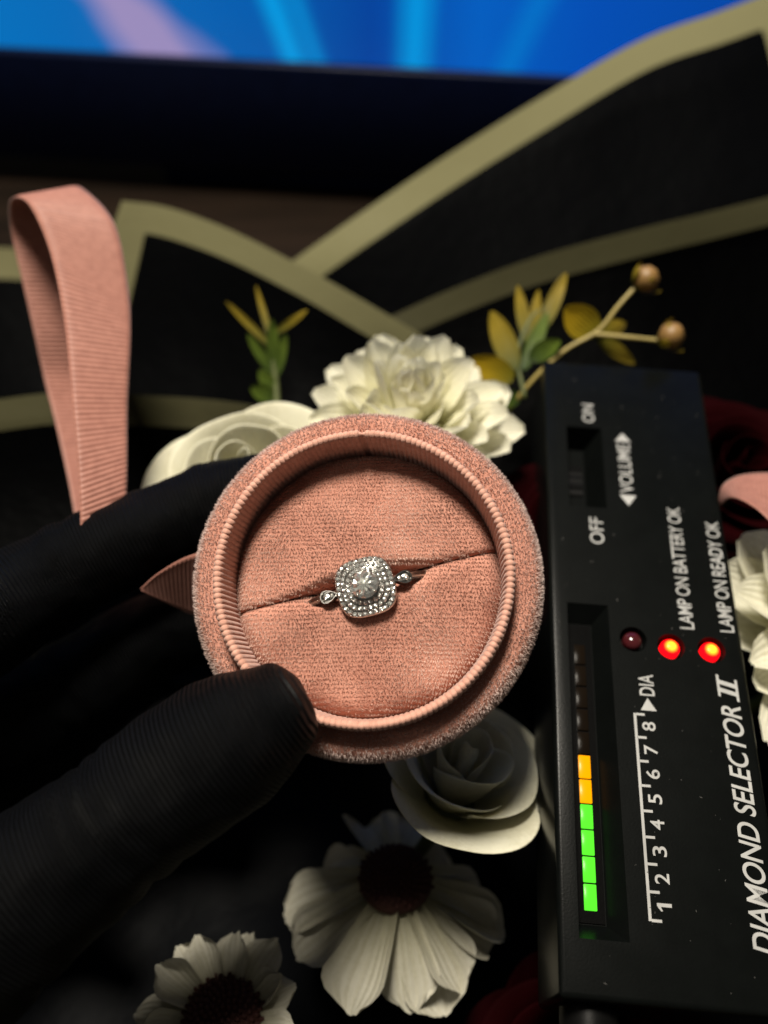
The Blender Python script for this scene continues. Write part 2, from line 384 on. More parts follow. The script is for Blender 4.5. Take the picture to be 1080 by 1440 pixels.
# ------------------------------------------------------------------ ribbon
def ribbon(name, left, right, label, n, mat='ribbon_pink', period=0.1, amp=0.016, nw=13):
    Lc = catmull(left, n); Rc = catmull(right, n)
    mid = (Lc+Rc)/2; s = np.concatenate([[0], np.cumsum(np.linalg.norm(np.diff(mid, axis=0), axis=1))])
    T = np.gradient(mid, axis=0); T /= np.linalg.norm(T, axis=1)[:, None]
    W = Rc-Lc; N = np.cross(T, W); N /= np.linalg.norm(N, axis=1)[:, None]
    V = []
    for i in range(n):
        h = amp*math.sin(2*math.pi*s[i]/period)
        for j in range(nw):
            a = j/(nw-1)
            e = 0 if (a < 0.06 or a > 0.94) else 1
            V.append(Lc[i]*(1-a)+Rc[i]*a + N[i]*h*e + N[i]*0.012*(1-e))
    o = mesh(name, V, grid_faces(n, nw), mat)
    so = o.modifiers.new('thickness', 'SOLIDIFY'); so.thickness = 0.025*S; so.offset = 0
    return tag(o, label, 'ribbon', 'pink grosgrain ribbons')
def fold(tops, bottoms): return [Vector(p) for p in tops]
Lp = [(114, 800, 15.0), (112, 701, 15.2), (102, 570, 15.7), (90, 451, 16.2), (71, 356, 16.6), (44, 292, 17.0), (24, 277, 17.6), (13, 288, 18.3), (17, 332, 18.8), (31, 393, 19), (48, 468, 19.1), (63, 536, 19.2), (84, 620, 18.8), (104, 720, 18.0), (116, 830, 17.0)]
Rp = [(174, 800, 15.4), (179, 676, 15.7), (180, 570, 16.2), (184, 468, 16.6), (180, 400, 17.0), (160, 312, 17.4), (115, 264, 18.2), (106, 275, 18.9), (104, 332, 19.3), (112, 393, 19.5), (122, 468, 19.6), (132, 536, 19.7), (146, 620, 19.3), (160, 720, 18.5), (170, 830, 17.5)]
ribbon('ribbon_loop', [at(*p) for p in Lp], [at(*p) for p in Rp], 'tall pink grosgrain ribbon loop standing beside the gloved finger', 760)
# short tail poking out left of the box
ribbon('ribbon_tail', [at(*p) for p in ((330, 770, 15.1), (270, 780, 15.1), (225, 804, 15.2), (198, 828, 15.4))],
       [at(*p) for p in ((330, 885, 16.1), (272, 864, 15.9), (232, 846, 15.6), (199, 830, 15.4))], 'pointed dusky ribbon tail sticking out behind the velvet box', 260, period=0.07, amp=0.006)
ribbon('ribbon_loop', [at(*p) for p in ((1011, 704, 17.0), (1018, 680, 16.9), (1050, 666, 16.7), (1110, 668, 16.4), (1180, 700, 16.2))],
       [at(*p) for p in ((1011, 712, 17.2), (1030, 700, 16.2), (1062, 714, 15.6), (1100, 748, 15.3), (1170, 800, 15.2))], 'pink ribbon curl lying over the white flower beside the tester', 380, period=0.075, amp=0.008)

# ------------------------------------------------------------------ flowers
def petal_mesh(name, L, W, mat, shape='round', cup=0.3, bend=0.3, ruffle=0.0, nu=11, nv=9, seed=0, notch=0.0):
    """petal along +x, upper side +z, base at the origin; bend < 0 curls down"""
    V = []; al = []; ac = []
    for i in range(nu):
        t = i/(nu-1)
        if shape == 'round': wd = min(1, 0.42+0.75*t)*math.sqrt(max(0.05, 1-max(0, (t-0.62)/0.40)**2.4))
        elif shape == 'point': wd = max(0.02, min(1, 0.5+0.8*t)*math.sqrt(max(0, 1-max(0, (t-0.45)/0.56)**1.7)))
        else: wd = max(0.02, math.sin(math.pi*(0.06+0.92*t**0.9))**0.65)
        ang = bend*t; x = L*(math.sin(ang)/bend if abs(bend) > 1e-3 else t); z = L*((1-math.cos(ang))/bend if abs(bend) > 1e-3 else 0)
        for j in range(nv):
            s = -1+2*j/(nv-1)
            y = s*W/2*wd
            zz = z + cup*W*wd*s*s*(0.6+0.4*t)
            xx = x - notch*L*(abs(s)**2.5)*t*t
            nzv = noise.noise(Vector((t*2.5+seed*5.1, s*1.3, seed*3.3)))
            zz += ruffle*nzv*t*L
            xx += ruffle*0.4*noise.noise(Vector((s*3+seed, 2.7, seed)))*t*L
            V.append((xx, y, zz)); al.append(t); ac.append(s)
    o_f = grid_faces(nu, nv)
    me = bpy.data.meshes.new(name); me.from_pydata((np.array(V)*S).tolist(), [], o_f); me.shade_smooth()
    for k, a in (('along', al), ('across', ac)):
        q = me.attributes.new(k, 'FLOAT', 'POINT'); q.data.foreach_set('value', np.array(a, dtype=np.float32))
    me.materials.append(M[mat]); return me
def place(me, name, parent, az, el, r=0.0, z=0.0, roll=0.0, sc_=1.0):
    m = Matrix.Translation((0, 0, z*S)) @ Matrix.Rotation(az, 4, 'Z') @ Matrix.Translation((r*S, 0, 0)) @ Matrix.Rotation(-el, 4, 'Y') @ Matrix.Rotation(roll, 4, 'X') @ Matrix.Scale(sc_, 4)
    o = link(name, me, parent); o.matrix_basis = m; return o
def stem(parent, root_world, length, rad=0.13, mat='stem_green'):
    """from just under the flower head down along its axis, then to the paper"""
    inv = root_world.inverted(); p0 = Vector((0, 0, 0)); w0 = root_world @ Vector((0, 0, -0.4*S)); w1 = w0.copy(); w1.z = 0.006
    w1 = w1 + Vector((random.uniform(-1, 1)*S, random.uniform(0, 2)*S, 0)); mid = root_world @ Vector((0, 0, -1.8*S)); mid.z = max(mid.z, 0.015)
    pts = [inv @ root_world @ Vector((0, 0, -0.05*S)), inv @ w0, inv @ mid.lerp(w1, 0.3), inv @ w1]
    V, f = tube([[c/S for c in p] for p in pts], [rad]*4, 8, 16)
    mesh('stem', V, f, mat, parent)
def flower_root(name, px, d, axis, spin, label, cat, group):
    x, y, z = basis(axis, (math.cos(spin), math.sin(spin), 0.01)); m = mat4(x, y, z, at(*px, d))
    return thing(name, m, label, cat, group), m
def chrysanthemum(px, d, axis, Rr, label, seed, rows=6, mat='petal_white'):
    random.seed(seed)
    o, m = flower_root('chrysanthemum', px, d, axis, seed*0.7, label, 'flower', 'white chrysanthemums')
    ms = [petal_mesh('petal', Rr, Rr*0.50, mat, 'point', 0.32, 0.10+0.16*k, 0.035, seed=seed+k) for k in range(4)]
    n0 = 15
    for k in range(rows):
        e = k/(rows-1); n = int(n0*(1-0.55*e))
        for i in range(n):
            az = 2*math.pi*(i+0.5*(k % 2))/n+random.uniform(-.1, .1)
            place(random.choice(ms), 'petal', o, az, R(8+70*e**0.9)+random.uniform(-.1, .1), 0.10*Rr*(1-e), 0.06*Rr*k, random.uniform(-.25, .25), (1.0-0.25*e)*random.uniform(.9, 1.08))
    V, f = tube([(0, 0, -0.35), (0, 0, -0.1), (0, 0, 0.2)], [0.15, 0.5, 0.35], 14, 10); mesh('calyx', V, f, 'stem_green', o)
    stem(o, m, 5); return o
def rose(px, d, axis, Rr, label, seed, mat='petal_rose', n=15, open_=1.0, group='white roses'):
    random.seed(seed)
    o, m = flower_root('rose', px, d, axis, seed*1.1, label, 'flower', group)
    for k in range(n):
        e = k/(n-1)                                  # 0 innermost .. 1 outermost
        r = Rr*(0.10+0.80*e**0.85); H = Rr*(1.02-0.42*e**1.5); span = R(235-95*e); phi = k*2.4+random.uniform(-.2, .2)
        curl = Rr*(0.02+0.42*e**1.3)*open_; nu, nv = 15, 11; V = []; al = []; ac = []
        for i in range(nu):
            a = -1+2*i/(nu-1)
            for j in range(nv):
                t = j/(nv-1); side = 1-0.30*abs(a)**3
                tt = t*side
                rad = r*(0.30+0.70*math.sin(min(1, tt*1.15)*math.pi/2)) + curl*max(0, tt-0.55)**1.6*3.3
                rad *= 1+0.07*noise.noise(Vector((a*2, t*2, seed+k*3.1))) + 0.05*a
                z = H*(tt - 1.0*e*open_*max(0, tt-0.72)**1.5*1.6) + 0.05*Rr*noise.noise(Vector((a*3+k, t, seed)))*t
                an = phi + a*span/2
                V.append((rad*math.cos(an), rad*math.sin(an), z)); al.append(0.25+0.75*t); ac.append(a*0.3)
        ob = mesh('petal', V, grid_faces(nu, nv), mat, o, attrs={'along': al, 'across': ac})
        so = ob.modifiers.new('thickness', 'SOLIDIFY'); so.thickness = 0.03*S
        sb = ob.modifiers.new('smooth', 'SUBSURF'); sb.levels = 1; sb.render_levels = 1
    V, f = tube([(0, 0, -0.4), (0, 0, -0.05), (0, 0, 0.15)], [0.15, Rr*0.3, Rr*0.33], 14, 10); mesh('calyx', V, f, 'stem_green', o)
    stem(o, m, 5); return o
def daisy(px, d, axis, Rr, disc, label, seed, n=13, el=-20, spin=0.0, ruffle=0.06):
    random.seed(seed)
    o, m = flower_root('daisy', px, d, axis, spin, label, 'flower', 'daisies with dark centres')
    L = Rr-disc*0.55
    ms = [petal_mesh('petal', L, L*0.64, 'petal_daisy', 'round', 0.12+0.1*k, -0.55+0.25*k, ruffle, seed=seed+k, notch=0.06, nu=13, nv=11) for k in range(4)]
    for lay in range(2):
        for i in range(n if lay == 0 else n-4):
            az = 2*math.pi*(i+.5*lay)/(n if lay == 0 else n-4)+random.uniform(-.12, .12)
            place(ms[(i+lay) % 4], 'petal', o, az, R(el-8*lay)+random.uniform(-.13, .13), disc*0.55, -0.08-0.08*lay, random.uniform(-.25, .25), random.uniform(.86, 1.05)*(1-.08*lay))
    # centre: a dome of packed florets
    V = []; f = []; nfl = 150
    dv, df = lathe([(disc*math.cos(a), 0.55*disc*math.sin(a)) for a in np.linspace(-0.3, math.pi/2, 10)], 28)
    dome = mesh('disc', dv, df, 'disc_brown', o)
    for i in range(nfl):
        t = (i+.5)/nfl; a = i*2.39996; rr = disc*math.sqrt(t)*0.97; z = 0.55*disc*math.sqrt(max(0, 1-t*0.95))
        h = 0.11*disc; b = len(V); q = 0.075*disc
        c = Vector((rr*math.cos(a), rr*math.sin(a), z)); nrm = Vector((c.x, c.y, c.z*2.2)).normalized(); x, y, zz = basis(nrm, (1, .3, .2))
        for s in range(5):
            an = 2*math.pi*s/5; V.append(c+(x*math.cos(an)+y*math.sin(an))*q)
        for s in range(5):
            an = 2*math.pi*s/5; V.append(c+(x*math.cos(an)+y*math.sin(an))*q*.6+nrm*h)
        for s in range(5): f.append((b+s, b+(s+1) % 5, b+5+(s+1) % 5, b+5+s))
        f.append(tuple(b+5+s for s in range(5)))
    fl = mesh('floret_field', V, f, 'disc_brown', dome); fl['kind'] = 'stuff'
    stem(o, m, 5, 0.1); return o

upc = Vector((0, -0.25, 1))
chrysanthemum((575, 622), 18.6, (0.02, -0.05, 1), 2.15, 'full white chrysanthemum with pointed petals rising behind the velvet box', 3)
chrysanthemum((1205, 895), 16.6, (-0.25, -0.2, 1), 2.5, 'white flower with broad petals half hidden by the tester beneath the ribbon curl', 8)
rose((368, 722), 18.2, (-0.10, -0.05, 1), 2.0, 'creamy white rose just above the gloved index finger', 6, open_=0.5, n=10)
rose((632, 1126), 15.9, (0.25, 0.4, 1), 1.55, 'shaded white rose directly under the velvet box beside the tester', 21, open_=0.85, n=10)
daisy((556, 1238), 16.4, (0.04, 0.45, 1), 2.45, 0.68, 'wide white daisy with a dark red brown centre under the rose', 14, n=11, el=-27, spin=0.3)
daisy((315, 1436), 15.0, (-0.1, 0.05, 1), 1.6, 0.70, 'small ruffled white daisy with a dark centre below the gloved thumb', 19, n=11, el=32, spin=0.9, ruffle=0.13)
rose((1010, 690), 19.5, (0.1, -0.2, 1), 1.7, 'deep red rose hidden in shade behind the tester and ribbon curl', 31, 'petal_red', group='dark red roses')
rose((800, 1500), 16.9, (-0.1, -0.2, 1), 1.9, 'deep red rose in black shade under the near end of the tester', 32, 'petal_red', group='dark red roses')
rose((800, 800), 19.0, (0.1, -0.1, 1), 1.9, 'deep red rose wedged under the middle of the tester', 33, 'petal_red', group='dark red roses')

# ------------------------------------------------------------------ sprigs
def leaf(parent, inv, base, tip, width, mat, shape='oval', facing=None, cup=0.12, bend=0.35, seed=0):
    b = at(*base); t = at(*tip); d = t-b; L = d.length
    fc = facing or (CAM-b); x = d.normalized(); z = (fc - x*fc.dot(x)).normalized(); y = z.cross(x)
    me = petal_mesh('leaf', L, width, mat, shape, cup, bend, 0.04, seed=seed)
    mw = mat4(x, y, z, b); mw = mw @ Matrix.Rotation(bend*0.45, 4, 'Y')
    o = link('leaf', me, parent); o.matrix_basis = inv @ mw; return o
def sprig(name, base, label):
    m = Matrix.Translation(at(*base)*S); o = thing(name, m, label, 'foliage'); return o, m.inverted()
def stalk(o, inv, pts, r0, r1, mat, name='stalk'):
    P = [(inv @ (at(*p)*S))/S for p in pts]
    V, f = tube(P, list(np.linspace(r0, r1, len(P))), 8); return mesh(name, V, f, mat, o)
o, inv = sprig('leaf_sprig', (735, 640, 19.5), 'yellow green leaf sprig with two brown buds beside the far end of the tester')
stalk(o, inv, [(640, 760, 20.6), (690, 620, 20.2), (738, 548, 19.5), (790, 496, 19.2), (840, 466, 19.1), (870, 430, 19.0), (895, 402, 19.0)], 0.055, 0.045, 'stem_olive')
stalk(o, inv, [(836, 470, 19.1), (880, 474, 19.0), (930, 479, 18.9)], 0.055, 0.045, 'stem_olive')
stalk(o, inv, [(738, 560, 19.4), (728, 500, 19.6), (745, 450, 19.7), (765, 432, 19.7)], 0.05, 0.03, 'stem_green')
for i, (b, t_, wd, mt) in enumerate([((725, 520, 19.5), (692, 438, 19.7), 0.62, 'leaf_olive'), ((722, 532, 19.3), (660, 505, 19.0), 0.68, 'leaf_yellow'),
        ((742, 482, 19.6), (728, 402, 19.8), 0.34, 'leaf_olive'), ((748, 480, 19.6), (757, 408, 19.7), 0.30, 'leaf_olive'), ((760, 466, 19.6), (796, 384, 19.8), 0.40, 'leaf_olive'),
        ((745, 505, 19.4), (788, 478, 19.0), 0.5, 'leaf_green'), ((838, 470, 19.2), (795, 432, 18.9), 0.85, 'leaf_yellow'), ((838, 470, 19.2), (892, 512, 19.4), 0.4, 'leaf_olive'),
        ((715, 545, 19.4), (650, 520, 19.3), 0.5, 'leaf_yellow'), ((735, 520, 19.4), (770, 440, 19.6), 0.4, 'leaf_green'), ((730, 560, 19.6), (690, 560, 19.2), 0.5, 'leaf_green'),
        ((835, 470, 19.2), (880, 455, 19.5), 0.5, 'leaf_olive')]):
    leaf(o, inv, b, t_, wd*0.85, mt, 'oval', seed=i+40)
def bud(o, inv, p, tip, seed):
    b = inv @ (at(*p)*S); q = inv @ (at(*tip)*S); ax = (q-b).normalized(); x, y, z = basis(ax, (1, .2, .1)); m = mat4(x, y, z, b/S)
    V, f = lathe([(0.02, -0.05), (0.16, 0.02), (0.27, 0.18), (0.27, 0.32), (0.18, 0.46), (0.02, 0.52)], 16)
    bo = mesh('bud', V, f, 'bud_brown', o); bo.matrix_basis = m
    for k in range(5):
        me = petal_mesh('sepal', 0.5, 0.22, 'leaf_olive', 'point', 0.2, 0.9, 0.05, seed=seed+k)
        so = link('sepal', me, bo); so.matrix_basis = Matrix.Rotation(k*2*math.pi/5+seed, 4, 'Z') @ Matrix.Translation((0.1*S, 0, -0.05*S)) @ Matrix.Rotation(-R(25+20*(k % 2)), 4, 'Y')
bud(o, inv, (895, 402, 19.0), (918, 385, 18.8), 3)
bud(o, inv, (930, 479, 18.9), (955, 466, 18.6), 5)
o, inv = sprig('grass_sprig', (388, 640, 20.5), 'small green sprig of narrow pointed leaves behind the white rose')
stalk(o, inv, [(388, 700, 20.3), (390, 600, 20.4), (388, 540, 20.5), (380, 480, 20.5)], 0.10, 0.06, 'stem_green')
for i, (b, t_, wd) in enumerate([((384, 490, 20.5), (318, 424, 20.3), 0.17), ((382, 480, 20.5), (360, 402, 20.7), 0.14), ((384, 470, 20.5), (432, 436, 20.2), 0.18),
        ((384, 525, 20.5), (348, 470, 20.2), 0.24), ((386, 520, 20.5), (382, 448, 20.1), 0.30), ((388, 530, 20.5), (402, 470, 20.3), 0.24), ((388, 560, 20.5), (352, 545, 20.2), 0.4), ((388, 555, 20.5), (365, 520, 20.3), 0.35)]):
    leaf(o, inv, b, t_, wd, 'leaf_green' if i > 2 else 'leaf_olive', 'oval', seed=i+70)

# ------------------------------------------------------------------ velvet ring box
bc = at(513, 814, 13.30)
ray = (bc-CAM).normalized()
axis = (-ray + RIGHT*(-0.10) + UP*0.16).normalized()
X, Y, Z = basis(axis, RIGHT)
SL = R(13)                                    # the slit runs up to the right
X2 = X*math.cos(SL)+Y*math.sin(SL); Y2 = Z.cross(X2)
BOXM = mat4(X2, Y2, Z, bc)
bx = thing('ring_box', BOXM, 'open round dusty pink velvet ring box held in the gloved fingers', 'ring box')
RO, RL = 2.64, 2.27
# outer shell
prof = [(0.02, -1.5), (1.4, -1.5), (2.3, -1.48), (2.5, -1.40), (2.58, -1.25), (2.61, -0.9), (2.63, -0.5), (RO, -0.28), (2.62, -0.12), (2.55, 0.0), (2.44, 0.05), (2.30, 0.05), (2.12, 0.0)]
pp = catmull([(r, z, 0) for r, z in prof], 60)
V, f = lathe([(p[0], p[1]) for p in pp], 160); shell = mesh('shell', V, f, 'velvet', bx)
# pile on the shell
P, N, Ly = [], [], []
arc = np.concatenate([[0], np.cumsum(np.linalg.norm(np.diff(pp[:, :2], axis=0), axis=1))])
s = np.interp(2.45, pp[:40, 0], arc[:40])
while s < arc[-1]-0.06:
    r = np.interp(s, arc, pp[:, 0]); z = np.interp(s, arc, pp[:, 1]); r2 = np.interp(s+.01, arc, pp[:, 0]); z2 = np.interp(s+.01, arc, pp[:, 1])
    tx, tz = (r2-r)/.01, (z2-z)/.01; nr, nz = tz, -tx
    if nr < 0 and r > 2.5: nr, nz = -nr, -nz
    if nz < 0 and z > -0.1: nr, nz = -nr, -nz
    k = int(2*math.pi*r/0.058)
    a = np.arange(k)/k*2*math.pi + rng.normal(0, 0.004, k) + rng.uniform(0, 0.02)
    P.append(np.stack([r*np.cos(a), r*np.sin(a), np.full(k, z)], 1)); N.append(np.stack([nr*np.cos(a), nr*np.sin(a), np.full(k, nz)], 1))
    ls = 0.45*np.sin(a*3+s*2)
    Ly.append(np.stack([-np.sin(a)*ls, np.cos(a)*ls, np.full(k, 0.25)], 1))
    s += 0.060
pile('velvet_pile', np.vstack(P), np.vstack(N), np.vstack(Ly), 'pile_outer', shell, 10, 0.35, length=0.066, width=0.013, spread=0.5, jit=0.016)
# ribbed lip: every cord of the fabric is real relief
NR = 166; seg = 8; nA = NR*seg
lp = catmull([(r, z, 0) for r, z in ((2.205, -0.06), (2.21, 0.12), (2.215, 0.26), (2.205, 0.40), (2.16, 0.46), (2.11, 0.45), (2.08, 0.39), (2.065, 0.2), (2.055, 0.0), (2.05, -0.25), (2.05, -0.5))], 44)
tn = np.gradient(lp[:, :2], axis=0); tn /= np.linalg.norm(tn, axis=1)[:, None]
V = []
SEAM = R(77)
for i in range(nA):
    a = 2*math.pi*i/nA; u = (i % seg)/seg
    rnd = noise.noise(Vector((math.cos(a)*40, math.sin(a)*40, 0)))
    prof_h = abs(math.sin(math.pi*u))**0.55
    ds = abs((a-SEAM+math.pi) % (2*math.pi)-math.pi)
    for k in range(len(lp)):
        h = 0.019*(prof_h-0.55)*(1+0.3*rnd) + 0.006*noise.noise(Vector((a*9, lp[k, 1]*4, 2)))
        if ds < 0.030: h -= 0.05*(1-ds/0.030)
        nr, nz = -tn[k, 1], tn[k, 0]
        nr, nz = -nr, -nz
        sk = 0.015*lp[k, 1]
        V.append(((lp[k, 0]+nr*h)*math.cos(a+sk), (lp[k, 0]+nr*h)*math.sin(a+sk), lp[k, 1]+nz*h))
mesh('ribbed_lip', V, grid_faces(nA, len(lp), True), 'rib_fabric', bx)
# two cushion halves pressed together at the slit
RC = 2.05; CH = -0.16
def cush(x, yy, sgn):
    """height of a half; yy is the distance from the slit into this half"""
    rr = math.hypot(x, yy)
    z = CH - 0.05 + 0.13*math.cos(rr/RC*1.45)
    ed = max(0, RC-rr); z -= 0.22*math.exp(-(ed/0.10)**1.3)
    op = 0.13*math.exp(-(x/0.95)**4)                 # the slit gapes where the ring is pushed in
    rs = (0.10 if sgn > 0 else 0.26) + 0.10*math.exp(-(x/0.8)**2)
    q = max(0.0, yy-op*0.7)
    if q < rs: z -= ((0.10 if sgn > 0 else 0.13)+1.6*op)*(1-math.sqrt(max(0, 1-((rs-q)/rs)**2)))*1.25
    z += 0.035*noise.noise(Vector((x*1.3, yy*1.6*sgn, 4.0))) + (0.03 if sgn < 0 else -0.02)*math.exp(-(yy-0.5)**2/0.2)
    return z
for sgn in (1, -1):
    V = []; nu, nv = 110, 56
    for i in range(nu):
        x = -RC*math.cos(math.pi*i/(nu-1)) if 0 < i < nu-1 else (-RC if i == 0 else RC)*0.9999
        ym = math.sqrt(max(1e-6, RC*RC-x*x))
        op = 0.07*math.exp(-(x/0.75)**2)
        for j in range(nv):
            t = (j/(nv-1))**1.5; y = t*ym
            V.append((x, sgn*max(y, 0.004+min(op, ym)*(1-t)*0.6), cush(x, y, sgn)))
    ch = mesh('cushion_half', V, grid_faces(nu, nv) if sgn > 0 else [g[::-1] for g in grid_faces(nu, nv)], 'velvet', bx)
    P, N, Ly = [], [], []
    py, pxx = 0.064, 0.050
    ca, sa = math.cos(-SL), math.sin(-SL)
    for j in range(int(-2.2/py), int(2.2/py)+1):
        for i in range(int(-2.2/pxx), int(2.2/pxx)+1):
            # weave rows are level in the box while the slit is at an angle
            gx, gy = (i+0.5*(j % 2))*pxx, j*py + 0.012*math.sin(i*0.13)
            x = gx*ca-gy*sa; y = gx*sa+gy*ca
            if y*sgn < 0.012 or math.hypot(x, y) > RC-0.015: continue
            e = 0.01; z = cush(x, abs(y), sgn); zx = (cush(x+e, abs(y), sgn)-z)/e; zy = (cush(x, abs(y)+e, sgn)-z)/e*sgn
            n_ = Vector((-zx, -zy, 1)).normalized()
            P.append((x, y, z)); N.append(n_)
            q = noise.noise(Vector((x*1.1+7, y*1.1, 1.5)))
            Ly.append((1.0*q, -0.35+1.7*noise.noise(Vector((x*.8, y*1.1, 8.5)))+0.5*noise.noise(Vector((x*2.6, y*3.2, 2.5))), 0))
    pile('velvet_pile', np.array(P), np.array([list(n) for n in N]), np.array(Ly), 'pile_cushion', ch, 10, 0.7, length=0.052, width=0.013, spread=0.42, jit=0.013)

# ------------------------------------------------------------------ ring in the slit
HZ = 0.27
RM = BOXM @ Matrix.Translation((-0.01*S, -0.13*S, 0)) @ Matrix.Rotation(R(1), 4, 'Z') @ Matrix.Scale(0.96, 4)
rg = thing('ring', RM, 'white gold ring with a cushion shaped double halo of diamonds, set in the box slit', 'ring')
def brilliant(n=8, seed=0, amp=1.0):
    """cut stone of unit radius: star, kite and girdle facets above, pavilion below"""
    rr = random.Random(seed); V = [(0, 0, 0.27)]; rings = []
    for rad, z, dz, k, off in ((0.24, 0.27, 0.055, 2*n, 0), (0.52, 0.27, 0.07, 2*n, 0.5), (0.78, 0.17, 0.05, 2*n, 0), (1.0, 0.02, 0.0, 2*n, 0.5)):
        rings.append(len(V))
        V += [(rad*math.cos(2*math.pi*(i+off)/k), rad*math.sin(2*math.pi*(i+off)/k), z+amp*dz*(1 if i % 2 else -1)+rr.uniform(-.5, .5)*dz*amp) for i in range(k)]
    k = 2*n; f = [(0, 1+i, 1+(i+1) % k) for i in range(k)]
    for q in range(3):
        A, B = rings[q], rings[q+1]
        for i in range(k):
            j = (i+1) % k
            if q % 2 == 0: f += [(A+i, B+i, A+j), (B+i, B+j, A+j)]
            else: f += [(A+i, B+j, A+j), (A+i, B+i, B+j)] if False else [(A+i, B+j, A+j), (B+i if False else A+i, B+i, B+j)]
    g = rings[3]; V.append((0, 0, -0.8)); cu = len(V)-1
    f += [(g+(i+1) % k, g+i, cu) for i in range(k)]
    return V, f
STYLES = [brilliant(4, q) for q in range(6)]+[brilliant(8, 9, 1.15)]
def gem_mesh(r, q):
    me = bpy.data.meshes.new('stone'); me.from_pydata((np.array(STYLES[q][0])*r*S).tolist(), [], STYLES[q][1]); me.materials.append(M['gem']); return me
def sq(a, h, p=3.2):                          # cushion outline (superellipse) in direction a
    c, s_ = math.cos(a), math.sin(a); return h*(abs(c)**p+abs(s_)**p)**(-1/p)
def dome(h): return HZ - 0.16*(h/0.46)**1.6  # height of the head's plate at outline size h
# band
BR = 0.93; V = []; nb = 120; prof = [(-.055, .035), (-.07, 0), (-.055, -.04), (.055, -.04), (.07, 0), (.055, .035), (.0, .05)]
for i in range(nb):
    a = 2*math.pi*i/nb
    for y, q in prof: ca_, sa_ = math.cos(a), math.sin(a); k_ = (abs(ca_)**2.8+abs(sa_)**2.8)**(-1/2.8); V.append(((BR*1.15+q)*sa_*k_, y, HZ-0.19-BR+(BR+q)*ca_*k_))
f = grid_faces(nb, len(prof), True) + [(((i+1) % nb)*7, i*7, i*7+6, ((i+1) % nb)*7+6)[::-1] for i in range(nb)]
mesh('band', V, f, 'white_gold', rg)
# head plate
V = []; hs = [0.12, 0.2, 0.25, 0.3, 0.36, 0.42, 0.455, 0.465, 0.455, 0.40, 0.2, 0.02]
zz = [dome(h)-0.045 for h in hs[:6]]+[dome(.455)-0.04, dome(.465)-0.07, dome(.455)-0.12, dome(.455)-0.15, dome(.455)-.2, dome(.455)-.2]
na = 96
for i in range(na):
    a = 2*math.pi*i/na
    for h, z in zip(hs, zz): q = sq(a, h, 3.0 if h > .3 else 2.4); V.append((q*math.cos(a), q*math.sin(a), z))
mesh('head_plate', V, grid_faces(na, len(hs), True)+[tuple(i*len(hs) for i in range(na))[::-1]], 'white_gold', rg)
beads = []
def set_stone(x, y, z, r, parent, tilt=(0, 0)):
    q = 6 if r > 0.1 else random.randrange(6)
    if (r, q) not in gem_cache: gem_cache[(r, q)] = gem_mesh(r, q)
    o = link('stone', gem_cache[(r, q)], parent)
    o.matrix_basis = Matrix.Translation((x*S, y*S, z*S)) @ Matrix.Rotation(tilt[0], 4, 'X') @ Matrix.Rotation(tilt[1], 4, 'Y') @ Matrix.Rotation(random.uniform(0, 1), 4, 'Z')
gem_cache = {}
random.seed(4)
for h, n, r, p in ((0.418, 34, 0.0365, 3.0), (0.338, 27, 0.0355, 2.8), (0.262, 20, 0.0345, 2.4)):
    # equal spacing along the outline
    aa = np.linspace(0, 2*math.pi, 721); pts = np.array([(sq(a, h, p)*math.cos(a), sq(a, h, p)*math.sin(a)) for a in aa])
    L = np.concatenate([[0], np.cumsum(np.linalg.norm(np.diff(pts, axis=0), axis=1))])
    for i in range(n):
        q = L[-1]*(i+0.3)/n; x = np.interp(q, L, pts[:, 0]); y = np.interp(q, L, pts[:, 1])
        z = dome(h)-0.012; sl = 0.25*h/0.46; rr = math.hypot(x, y)
        set_stone(x, y, z, r, rg, (-sl*y/rr+random.uniform(-.2, .2), sl*x/rr+random.uniform(-.2, .2)))
        q2 = L[-1]*(i+0.8)/n; x2 = np.interp(q2, L, pts[:, 0]); y2 = np.interp(q2, L, pts[:, 1])
        for w_ in (0.93, 1.075): beads.append((x2*w_, y2*w_, dome(h*w_)-0.012, 0.011))
set_stone(0, 0, HZ+0.025, 0.215, rg)
for k in range(4):
    a = math.pi/4+k*math.pi/2; beads.append((0.20*math.cos(a), 0.20*math.sin(a), HZ+0.055, 0.022))
bv, bf = [], []
for (x, y, z, r) in beads:
    b = len(bv)
    for lat, rad in ((-.5, .8), (.2, 1.0), (.75, .7)):
        for s in range(6): an = 2*math.pi*s/6; bv.append((x+r*rad*math.cos(an), y+r*rad*math.sin(an), z+r*lat))
    bv.append((x, y, z+r*1.1))
    for q in range(2):
        for s in range(6): bf.append((b+q*6+s, b+q*6+(s+1) % 6, b+(q+1)*6+(s+1) % 6, b+(q+1)*6+s))
    for s in range(6): bf.append((b+12+s, b+12+(s+1) % 6, b+18))
pb = mesh('bead_prongs', bv, bf, 'white_gold', rg); pb['kind'] = 'stuff'
